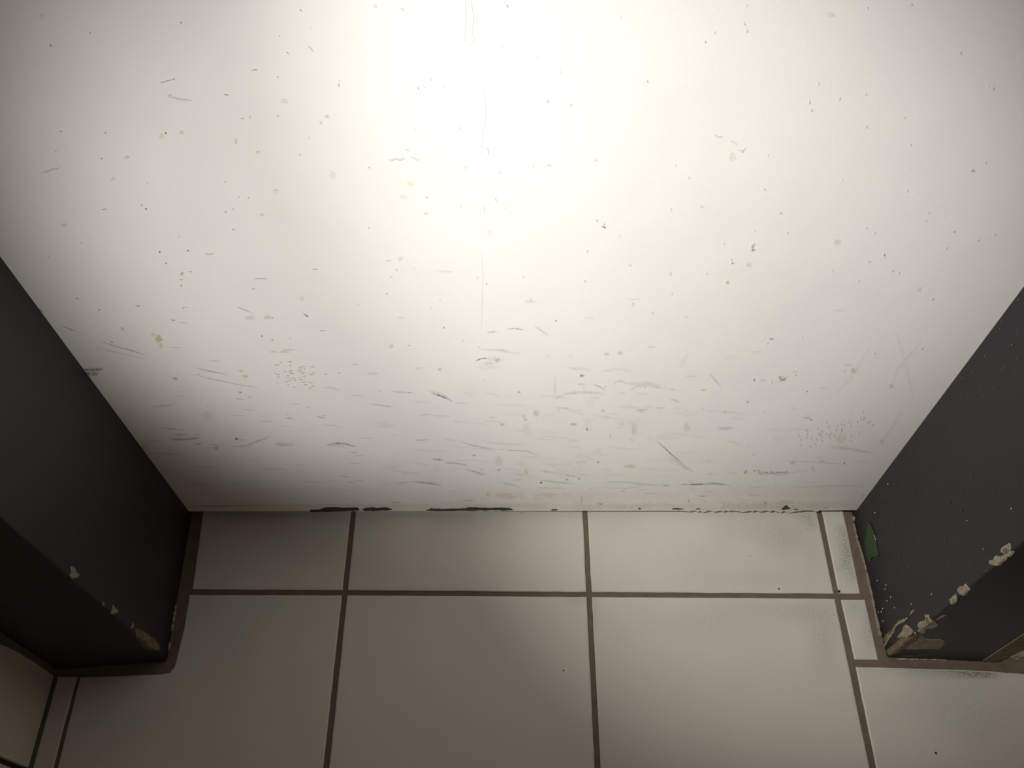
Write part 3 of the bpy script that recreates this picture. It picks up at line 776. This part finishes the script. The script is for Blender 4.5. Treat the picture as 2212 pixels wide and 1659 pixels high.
wall_right = br.link('wall_right', M['dark'])
tag(wall_right, 'blue-black painted wall end right of the white wall, with cream chips along its corner and a green patch', 'wall', 'structure')

cG = crop(1740, 1090, 7.54)
flake('paint_patch', cG((1025, 285), (1060, 330), (1085, 400), (1110, 430), (1115, 490), (1140, 560), (1160, 650), (1170, 750), (1185, 830), (1150, 850), (1100, 850), (1060, 890), (1045, 955),
                        (1020, 900), (985, 850), (975, 760), (965, 700), (965, 560), (990, 510), (1000, 420)), RS, M['green'], wall_right, .0003, 3,
      'leaf-shaped dark green patch of older paint', .0001)
flake('paint_flake', cG((1112, 480), (1120, 490), (1146, 575), (1140, 578)), RS, M['plaster'], wall_right, .0006, 1, 'thin pale edge beside the green patch', .0001)
cK = crop(2020, 1150, 9.22)
flake('plaster_chip', cK((1495, 210), (1510, 270), (1520, 310), (1505, 380), (1545, 375), (1580, 385), (1550, 420), (1500, 490), (1440, 490), (1425, 545), (1380, 560), (1330, 620), (1280, 655), (1230, 660),
                         (1150, 655), (1095, 635), (1070, 625), (1075, 575), (1100, 560), (1150, 555), (1165, 510), (1200, 470), (1240, 460), (1290, 480), (1305, 515), (1375, 460), (1375, 430), (1320, 390),
                         (1315, 340), (1340, 300), (1420, 250)), RS, M['plaster'], wall_right, .0009, 3, 'large cream chip of bare plaster on the right corner', .0006)
flake('plaster_stain', cK((1370, 330), (1440, 315), (1500, 340), (1480, 400), (1420, 440), (1390, 420), (1365, 380)), lambda u, v, h: RS(u, v, h + .0009), M['dirty_plaster'], wall_right, .0004, 2,
      'brown hollow in the large cream chip', .0002)
flake('plaster_chip', cK((620, 1015), (650, 1075), (710, 1130), (660, 1180), (600, 1250), (550, 1260), (480, 1220), (445, 1150), (480, 1095), (510, 1070), (560, 1075)), RS, M['plaster'], wall_right, .0009, 3,
      'round cream chip of bare plaster in the middle of the right corner', .0006)
flake('plaster_chip', cK((425, 1210), (425, 1290), (440, 1370), (385, 1425), (345, 1445), (300, 1420), (285, 1335), (330, 1310), (330, 1275), (370, 1260)), RS, M['plaster'], wall_right, .0008, 3,
      'small cream chip below the round one', .0006)
cD = crop(1860, 1250, 8.295)
flake('plaster_chip', cD((950, 555), (950, 580), (910, 620), (875, 665), (890, 600), (915, 570)), RS, M['plaster'], wall_right, .0006, 2, 'cream sliver above the battered foot of the right corner')
flake('plaster_chip', cD((850, 690), (830, 730), (760, 790), (720, 800), (650, 840), (610, 900), (600, 950), (560, 1000), (530, 1050), (490, 1110), (450, 1180), (425, 1220), (430, 1150), (465, 1080), (480, 1030),
                         (540, 980), (580, 920), (590, 870), (640, 800), (690, 750), (770, 720)), RS, M['plaster'], wall_right, .0008, 3, 'long curved cream streak at the foot of the right corner', .0006)
flake('dirt_smear', cD((640, 800), (580, 880), (500, 960), (430, 1010), (400, 1080), (420, 1150), (470, 1060), (540, 970), (585, 910)), RS, M['dirty_plaster'], wall_right, .0004, 2, 'brown smear beside the long cream streak')
flake('plaster_chip', cD((810, 815), (860, 850), (930, 920), (930, 970), (890, 1010), (820, 1060), (740, 1050), (680, 1070), (650, 1040), (700, 980), (750, 920), (770, 850)), RS, M['plaster'], wall_right, .0009, 3,
      'three-cornered cream chip at the foot of the right corner', .0006)
flake('dirt_smear', cD((740, 1060), (870, 1050), (1000, 1000), (1080, 1010), (1130, 1070), (1060, 1090), (900, 1170), (760, 1260), (620, 1350), (500, 1380), (440, 1300), (520, 1230), (600, 1180), (680, 1090)), RS,
      M['dirty_plaster'], wall_right, .0005, 3, 'dark brown bare patch at the foot of the right corner')
flake('plaster_chip', cD((1080, 1010), (1150, 1070), (1300, 1090), (1430, 1080), (1490, 1110), (1500, 1160), (1450, 1220), (1380, 1265), (1290, 1250), (1150, 1200), (1060, 1190), (960, 1190), (880, 1220), (800, 1260),
                         (900, 1150), (1000, 1090)), RS, M['bead'], wall_right, .0007, 3, 'tongue of brownish bare plaster on the end face')
flake('plaster_chip', cD((1155, 645), (1220, 645), (1230, 710), (1270, 745), (1340, 780), (1380, 820), (1360, 860), (1250, 890), (1160, 900), (1150, 960), (1100, 980), (1010, 935), (1040, 900), (1020, 850), (1030, 800),
                         (1080, 760), (1150, 750)), RS, M['plaster'], wall_right, .0009, 3, 'jagged cream chip on the end face near the foot', .0006)
flake('dirt_smear', cD((1170, 700), (1210, 690), (1215, 760), (1240, 800), (1215, 830), (1185, 790)), lambda u, v, h: RS(u, v, h + .0008), M['dirty_plaster'], wall_right, .0004, 2, 'brown crack in the jagged chip')
flake('plaster_chip', cD((1520, 655), (1470, 690), (1360, 740), (1330, 740), (1390, 700), (1440, 670)), RS, M['plaster'], wall_right, .0006, 2, 'thin cream sliver right of the jagged chip')
flake('plaster_chip', cD((945, 950), (990, 965), (995, 990), (960, 985)), RS, M['plaster'], wall_right, .0008, 1, 'tiny cream crumb of plaster between two chips')


def bead(pts_px, parent, radius, label, name='plaster_bead', material='bead', rag=.5, seed=1):
    """a ragged rib of plaster in the corner of wall and floor"""
    rnd = random.Random(seed)
    P = []
    for a, c in zip(pts_px, pts_px[1:]):
        k = max(2, int(math.dist(a, c) / 4))
        for i in range(k):
            P.append((a[0] + (c[0] - a[0]) * i / k, a[1] + (c[1] - a[1]) * i / k))
    P.append(pts_px[-1])
    b = Build()
    rings = []
    for i, (u, v) in enumerate(P):
        p = on_floor(u, v, .0)
        r = radius * (1 + rag * (rnd.random() * 2 - 1)) * (.5 if i in (0, len(P) - 1) else 1)
        q = on_floor(*P[min(i + 1, len(P) - 1)]) - on_floor(*P[max(i - 1, 0)])
        q.normalize()
        side = Vector((-q.y, q.x, 0))
        rings.append([b.vert(p + side * (r * math.cos(t)) + Vector((0, 0, r * 1.2 * math.sin(t) - .001))) for t in [math.pi * 2 * j / 8 for j in range(8)]])
    for a, c in zip(rings, rings[1:]):
        for j in range(8):
            b.face((a[j], a[(j + 1) % 8], c[(j + 1) % 8], c[j]))
    b.face(rings[0][::-1])
    b.face(rings[-1])
    o = b.link(name, M[material], parent, smooth=True)
    o['label'] = label
    return o


bead([(1844, 1128), (1848, 1145), (1853, 1168), (1861, 1192), (1866, 1210), (1873, 1232), (1878, 1262), (1885, 1290), (1889, 1312), (1896, 1345), (1903, 1375)], wall_right, .0017, 'pale ragged plaster rib along the foot of the right return', seed=3)
flake('plaster_chip', cG((740, 215), (775, 185), (805, 205), (800, 260), (775, 275), (745, 245)), RS, M['plaster'], wall_right, .0016, 2, 'cream lump in the inner corner by the white wall')
bead([(1938, 1423), (1985, 1424), (2040, 1425), (2050, 1427)], wall_right, .0010, 'thin pale line along the foot of the end face', material='plaster', seed=5)
flake('plaster_chip', crop(2040, 1340, 11.85)((470, 1065), (540, 1055), (575, 1035), (560, 1075), (520, 1085)), RS, M['plaster'], wall_right, .0008, 1, 'tiny pale flake at the foot of the end face')

# left
LS, ln1, ln2 = side_surface(LB, LF, LO, LEAN_L, -1)
bl = dark_wall('wall_left', [(LB[0], .12), LF, LO, (LO[0], .12)], '', LEAN_L)
wl_ = Build()
LS2 = LS
for k in range(16):
    u, v = rn.uniform(10, 300), rn.uniform(900, 1200)
    if u > (v - 570) * .72 - 30:
        continue
    wl_.stroke(LS2, [(u, v), (u + rn.uniform(-1, 2), v + rn.uniform(4, 14))], rn.uniform(1, 2), LT, rn.uniform(.04, .12), seed=k)
wl_.blot(LS2, (2, 1102), 3, 4, LT, .3, seed=2)
wl_.paint()
add_wear(bl, wl_, -1)
wall_left = bl.link('wall_left', M['dark'])
tag(wall_left, 'blue-black painted wall end left of the white wall, in shadow, with few small chips', 'wall', 'structure')
cl1, cl2 = crop(60, 1240, 5.53), crop(0, 1000, 2.5176)
flake('plaster_chip', cl2((380, 565), (400, 563), (412, 590), (432, 605), (422, 625), (390, 632), (376, 612), (384, 595)), LS, M['bead'], wall_left, .0008, 3, 'pale plaster chip, topmost on the left corner')
flake('plaster_chip', cl1((1010, 360), (1030, 390), (1080, 430), (1075, 465), (1010, 480), (985, 470), (1005, 420)), LS, M['bead'], wall_left, .0007, 2, 'pale plaster chip in the middle of the left corner')
flake('plaster_chip', cl1((890, 340), (905, 322), (908, 350), (925, 378), (895, 370)), LS, M['bead'], wall_left, .0006, 1, 'small pale fleck beside the middle chip')
flake('plaster_chip', cl1((1250, 575), (1270, 620), (1250, 650), (1225, 650), (1235, 610)), LS, M['bead'], wall_left, .0006, 1, 'small pale chip low on the left corner')
flake('plaster_chip', cl1((1378, 462), (1440, 520), (1455, 545), (1390, 490)), LS, M['bead'], wall_left, .0005, 1, 'thin pale scratch low on the left return')
flake('dirt_smear', cl1((1270, 640), (1400, 690), (1470, 760), (1560, 800), (1600, 900), (1480, 915), (1380, 880), (1300, 760)), LS, M['dirty_plaster'], wall_left, .0004, 2, 'brown worn patch at the foot of the left corner')
bead([(398, 1128), (393, 1160), (388, 1195), (384, 1238), (379, 1290)], wall_left, .0020, 'dim ragged plaster rib along the foot of the left return', seed=8)
bead([(378, 1300), (374, 1330), (370, 1348), (368, 1364)], wall_left, .0026, 'paler end of the plaster rib along the left return', material='plaster', seed=9)
bead([(362, 1384), (365, 1394), (362, 1404)], wall_left, .0022, 'short pale bit of plaster at the left nose', material='plaster', seed=10)

# wall running on to the right, flush with the dark end
yR = -.1933
bw = Build()
bw.prism([(RO[0], yR), (2.0, yR), (2.0, .12), (RO[0], .12)], .0028, TOP)
bw.prism([(RO[0] + .002, yR + .006), (2.0, yR + .006), (2.0, .11), (RO[0] + .002, .11)], -.002, .0028)
wx = Build()
cW = crop(2040, 1340, 11.85)
RW = lambda u, v, h=.00012: on_back(u, v, yR - h)
RW2 = RW
CR = (.05, .038, .03)
for i, (pts, wd, s) in enumerate((([(1080, 1262), (1230, 1285), (1350, 1195), (1420, 1130), (1530, 1060)], 1.8, .95), ([(1350, 1212), (1480, 1190), (1560, 1150), (1660, 1112), (1850, 1078), (1980, 1025)], 1.6, .95),
                                  ([(1520, 1040), (1720, 1040), (1900, 1010), (2038, 990)], 2.2, .8), ([(1720, 960), (1860, 930), (2000, 900)], 1.6, .7), ([(1870, 850), (1940, 860)], 1.4, .8))):
    wx.stroke(RW2, cW(*pts), wd, CR, s, seed=40 + i, taper=False)
wx.blot(RW2, cW((1680, 1010))[0], 12, 5, (.16, .12, .085), .9, seed=41)
wx.blot(RW2, cW((1980, 960))[0], 8, 4, (.16, .12, .085), .8, seed=42)
wx.paint()
orient(wx, Vector((0, -1, 0)))
add_wear(bw, wx, 1)
wall_far_right = bw.link('wall_far_right', M['cream'])
tag(wall_far_right, 'cream wall with cracked flaking paint at its foot, right of the right dark wall end', 'wall', 'structure')
flake('bare_edge', cW((760, 1080), (900, 960), (1180, 830), (1380, 680), (1580, 510), (1780, 390), (2200, 120), (2200, 700), (1880, 830), (1720, 920), (1560, 1010), (1430, 1110), (1250, 1268), (1080, 1262), (900, 1215), (620, 1165), (600, 1100)),
      lambda u, v, h: Vector((max(RO[0] + .0003, RW(u, v, h).x), *RW(u, v, h)[1:])), M['dirty_plaster'], wall_far_right, .0006, 3, 'brown bare strip beside the dark paint', .0004)

# wall that comes forward on the left
xL = -.5475
bq = Build()
yj = on_floor(62, 1664).y
for (ya, yb) in ((LO[1] + .01, yj + .003), (yj - .004, -2.4)):
    bq.prism([(xL, ya), (-.75, ya), (-.75, yb), (xL, yb)], 0, TOP)
bq.prism([(xL - .006, yj + .01), (-.74, yj + .01), (-.74, yj - .01), (xL - .006, yj - .01)], 0, TOP, 1)
bm_fix = bq
wall_far_left = bq.link('wall_far_left', [M['cream'], M['gap']])
bm = bmesh.new()
bm.from_mesh(wall_far_left.data)
bmesh.ops.recalc_face_normals(bm, faces=bm.faces[:])
bm.to_mesh(wall_far_left.data)
bm.free()
tag(wall_far_left, 'shaded cream wall coming forward at the left edge, with an upright joint', 'wall', 'structure')
cQ = crop(0, 1340, 5.2)
pL, nL = Vector((xL, 0, 0)), Vector((1, 0, 0))
flake('bare_edge', cQ((-150, 20), (0, 100), (200, 195), (400, 330), (680, 600), (640, 660), (480, 535), (330, 440), (180, 350), (0, 268), (-150, 200)), lambda u, v, h: on_plane(u, v, pL, nL) + nL * h,
      M['grout'], wall_far_left, .0006, 3, 'brown bare strip in the corner of the left cream wall', .0003)

# ------------------------------------------------------------------ crumbs lying on the tiles


def crumb(u, v, r, label, seed):
    rnd = random.Random(seed)
    bm = bmesh.new()
    bmesh.ops.create_icosphere(bm, subdivisions=2, radius=r)
    for k in bm.verts:
        k.co *= 1 + .45 * noise.noise(k.co / r * 1.3 + Vector((seed, 0, 0)))
        k.co.z *= .6
    lo = min(k.co.z for k in bm.verts)
    for k in bm.verts:
        k.co.z -= lo
    me = bpy.data.meshes.new('crumb')
    bm.to_mesh(me)
    bm.free()
    me.materials.append(M['crumb'])
    o = bpy.data.objects.new('crumb', me)
    COL.objects.link(o)
    p = on_floor(u, v)
    o.location = (p.x, p.y, 0.0)
    o.rotation_euler = (0, 0, rnd.random() * 6)
    tag(o, label, 'crumb', group='dirt crumbs on the tiles')


crumb(1812, 1278, .0016, 'dark dirt crumb where two grout joints cross by the right dark wall', 1)
crumb(1682, 1272, .0010, 'tiny dark crumb just behind the cross joint of the right large tile', 2)
crumb(1217, 1448, .0008, 'tiny dark speck of dirt on the middle front tile', 3)
crumb(2021, 1627, .0012, 'tiny dark crumb on the tile in front of the right dark wall', 4)
